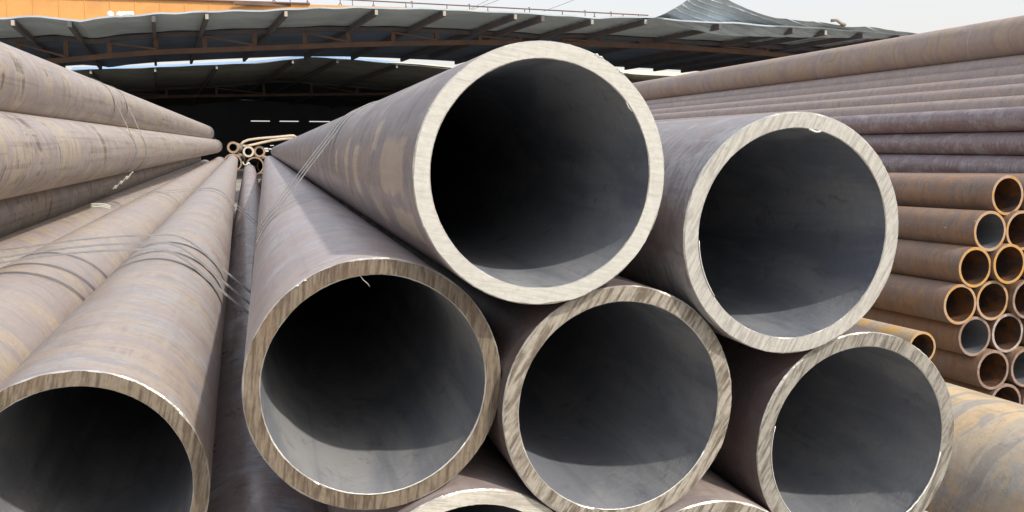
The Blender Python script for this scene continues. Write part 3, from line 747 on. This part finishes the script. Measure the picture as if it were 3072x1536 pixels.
# torn sheet thrown up over the right part of the roof
topc = [(1925, 57), (1965, 38), (2011, 16), (2050, -6), (2110, -14), (2165, -6), (2200, 10), (2241, 27), (2328, 54), (2420, 64), (2491, 72), (2590, 81), (2673, 91), (2770, 103)]
botc = [(1925, 60), (1990, 62), (2000, 72), (2060, 84), (2110, 96), (2165, 104), (2200, 108), (2241, 108), (2328, 110), (2420, 112), (2491, 112), (2590, 114), (2673, 116), (2770, 120)]
xs = list(range(1925, 2771, 5)); mb = MB(); rows = 44
for side in (0, 1):
    for j in range(rows + 1):
        t = j / rows
        for x in xs:
            sh = 30 * (1 - t) * math.exp(-((x - 2000) / 120) ** 2)
            py = poly(topc, x) * (1 - t) + poly(botc, x) * t
            ph_ = (py - .32 * x) / 17.0 * 2 * math.pi
            rid = .55 * max(0.0, math.cos(ph_)) ** 3
            p = at(x + sh, py, 298 + 8 * t)
            p += Vector((0, -rid + side * .9, noise.noise(Vector((x * .012, t * 2, 0))) * .8 * (1 - t)))
            mb.v.append(p)
n = len(xs)
for side in (0, 1):
    o_ = side * n * (rows + 1)
    for j in range(rows):
        for i in range(n - 1):
            a = o_ + j * n + i; mb.f.append((a, a + n, a + n + 1, a + 1) if side == 0 else (a, a + 1, a + n + 1, a + n))
o_ = n * (rows + 1)
for i in range(n - 1): mb.f.append((i, i + 1, i + 1 + o_, i + o_))
o = mb.build('torn_roof_sheet', GALV); tag(o, 'torn grey green corrugated sheet peeled up above the right end of the shed roof', 'roof sheet')
mb = MB(); pts = [at(2492, 62, 295), at(2510, 60, 294), at(2522, 69, 294), at(2535, 74, 295), at(2520, 79, 296)]
mb.tube(pts, .55, 8); o = mb.build('curled_metal_strip', plain('curled_tin', (.33, .27, .24), .7), smooth=True); tag(o, 'curled brown metal strip sticking up at the right end of the shed roof', 'metal strip')
# cream sheet curling over the second bay's eave, both sides of the top pipe
for k_, (pts, lab) in enumerate([([(1165, 186, 190), (1210, 187, 193), (1260, 190, 197), (1320, 196, 203), (1400, 204, 212)], 'cream strip of bent sheet along the second roof edge, left of the top pipe'),
              ([(1800, 200, 215), (1856, 206, 226), (1900, 209, 236), (1960, 212, 240), (2045, 217, 240), (2150, 224, 244)], 'sunlit cream sheet along the second roof edge, right of the top pipe')]):
    mb = MB()
    for (x0, a0_, b0_), (x1, a1__, b1_) in zip(pts, pts[1:]):
        for t0 in range(4):
            f0, f1 = t0 / 4, (t0 + 1) / 4
            def pp(x, a_, b_, f): return at(x, a_ + (b_ - a_) * f, 474 - 5 * math.sin(f * 3.1))
            mb.quad(pp(x0, a0_, b0_, f1), pp(x1, a1__, b1_, f1), pp(x1, a1__, b1_, f0), pp(x0, a0_, b0_, f0))
            mb.quad(*[p + Vector((0, .5, 0)) for p in (pp(x0, a0_, b0_, f0), pp(x1, a1__, b1_, f0), pp(x1, a1__, b1_, f1), pp(x0, a0_, b0_, f1))])
    o = mb.build('bent_cream_sheet', CREAM); tag(o, lab, 'sheet', 'cream sheets on the second roof edge')
# white tanks on the left roof edge
for k_, (px, py, r, w_, lab) in enumerate([(331, 41, 1.0, 0, 'small white round jar, leftmost of three on the shed roof edge'), (359, 42, 1.0, 0, 'small white round jar in the middle of three on the shed roof edge'), (384, 41, .85, 1.6, 'white bottle lying on its side, rightmost of three on the shed roof edge')]):
    mb = MB(); p = at(px, py + 2, 301)
    if w_: mb.tube([p + rt * s_ for s_ in (-w_, -w_ * .95, 0, w_ * .95, w_)], r, 14)
    else:
        pr = [(-.9, .75), (-.7, .95), (0, 1), (.5, .9), (.8, .55), (.95, .35)]
        n0 = 0
        for j, (z, rr) in enumerate(pr):
            for i in range(14): mb.v.append(p + Vector((rr * r * math.cos(i * math.pi / 7), rr * r * math.sin(i * math.pi / 7), z * r)))
        for j in range(len(pr) - 1):
            for i in range(14): i2 = (i + 1) % 14; mb.f.append((j * 14 + i, j * 14 + i2, j * 14 + 14 + i2, j * 14 + 14 + i))
        mb.f.append(tuple(range(14))[::-1]); mb.f.append(tuple(len(mb.v) - 14 + i for i in range(14)))
    o = mb.build('white_jar', plain('white_paint', (.8, .8, .78), .5), smooth=True); tag(o, lab, 'jar', 'white jars on the roof edge')

# ------------------------------------------------------------------ orange crane girder behind
HG = 109.6
def gird(px, y_img, Hh):
    r = ray(px, y_img); return r * (Hh / r.z)
gA, gB = gird(-500, -26, HG), gird(1420, 31.5, HG)
root = empty('crane_girder', V((gA.x, gA.y, GZ))); tag(root, 'long orange crane girder with a handrail above the shed roofs', 'crane')
bpy.context.view_layer.update(); inv = root.matrix_world.inverted()
def fing(mb, nm, mat): return link(nm, mesh(nm, [inv @ V(p) for p in mb.v], mb.f, mat), root)
gd = (gB - gA); gl = gd.length; gd.normalize(); gn_ = gd.cross(Vector((0, 0, 1)))
mb = MB(); mb.beam(gA - Vector((0, 0, 12)), gB - Vector((0, 0, 12)), 12, 24); fing(mb, 'girder_web', ORANGE)
mb = MB(); e2 = gA + gd * gl * .72; mb.beam(gA + Vector((0, 0, .5)) + gn_ * 5, e2 + Vector((0, 0, .5)) + gn_ * 5, 6, .9)
fing(mb, 'walkway_edge', plain('brown_walkway', (.2, .11, .09), .8))
for i in range(26):
    p = gA + gd * gl * (i + .5) / 26
    mb = MB(); mb.beam(p + gn_ * 6.2 - Vector((0, 0, 23)), p + gn_ * 6.2 - Vector((0, 0, .6)), .5, .5, Vector((0, 1, 0))); fing(mb, 'web_rib', ORANGE)
for px in (858, 1040): pass
# columns of the crane
for t in (.0, 1.0):
    p = gA + gd * gl * t - Vector((0, 0, 24)); mb = MB(); mb.beam(Vector((p.x, p.y, GZ)), p, 5, 5, Vector((0, 1, 0))); fing(mb, 'crane_leg', ORANGE)
# rail on brackets, its own runway behind the roof
HR = 115.0
def rl(px, py): return gird(px, py, HR)
rA, rB = rl(700, -19), rl(1945, 46)
root = empty('handrail', V((rA.x, rA.y, GZ))); tag(root, 'thin rusty handrail on short posts above the shed roof, seen against the sky', 'railing')
bpy.context.view_layer.update(); inv = root.matrix_world.inverted()
mb = MB(); mb.tube([rA + (rB - rA) * t / 8 for t in range(9)], .5, 6); fing(mb, 'rail', RUSTY)
lA, lB = rA - Vector((0, 0, 6.5)), rB - Vector((0, 0, 6.5))
mb = MB(); mb.beam(lA, lB, 2.0, 2.4); fing(mb, 'runway_beam', RUSTY)
def on_rail(px):
    best = min(range(401), key=lambda i: abs(projx(rA + (rB - rA) * i / 400) - px)); return rA + (rB - rA) * best / 400
def projx(p): return W / 2 + F * p.dot(rt) / p.dot(fw)
for px in (871, 1058, 1237, 1408, 1590, 1755, 1834):
    p = on_rail(px); mb = MB(); mb.beam(p - Vector((0, 0, 6)), p + Vector((0, 0, 1.6)), .55, .55, Vector((0, 1, 0))); mb.beam(p + Vector((0, 0, 1.4)), p + Vector((-1.3, 0, .9)), .5, .5); fing(mb, 'post', RUSTY)
for px in (822, 922, 1020, 1119, 1218, 1341, 1463, 1573, 1686, 1784, 1868, 1915):
    p = on_rail(px); mb = MB()
    mb.beam(p - Vector((-1.6, 0, 5.2)), p - Vector((0, 0, 2.6)), .6, .5, Vector((0, 1, 0))); mb.beam(p - Vector((1.6, 0, 5.2)), p - Vector((0, 0, 2.6)), .6, .5, Vector((0, 1, 0))); mb.beam(p - Vector((0, 0, 2.8)), p, .6, .6, Vector((0, 1, 0)))
    fing(mb, 'rail_bracket', RUSTY)
for px in (1490, 1640):
    p = on_rail(px); mb = MB(); mb.beam(Vector((p.x, p.y, GZ)), p - Vector((0, 0, 7)), 3, 3, Vector((0, 1, 0))); fing(mb, 'pillar', RUSTY)
# overhead wires
for k_, (a_, b_, lab) in enumerate([((1490, -3, 640), (1400, 32, 760), 'left of the three faint overhead wires against the sky'), ((1508, -30, 640), (1412, 26, 760), 'middle one of the three faint overhead wires against the sky'), ((1780, -30, 640), (1630, 34, 760), 'right one of the three faint overhead wires, set apart from the pair')]):
    A_, B_ = at(*a_), at(*b_); mb = MB(); e_ = (A_ - B_); A_ = B_ + e_ * 1.6
    mb.tube([A_ + (B_ - A_) * t / 12 - Vector((0, 0, 3 * math.sin(math.pi * t / 12) * .4)) for t in range(13)], .16, 5)
    o = mb.build('overhead_wire', plain('grey_cable', (.3, .3, .32), .6)); tag(o, lab, 'wire', 'overhead wires')
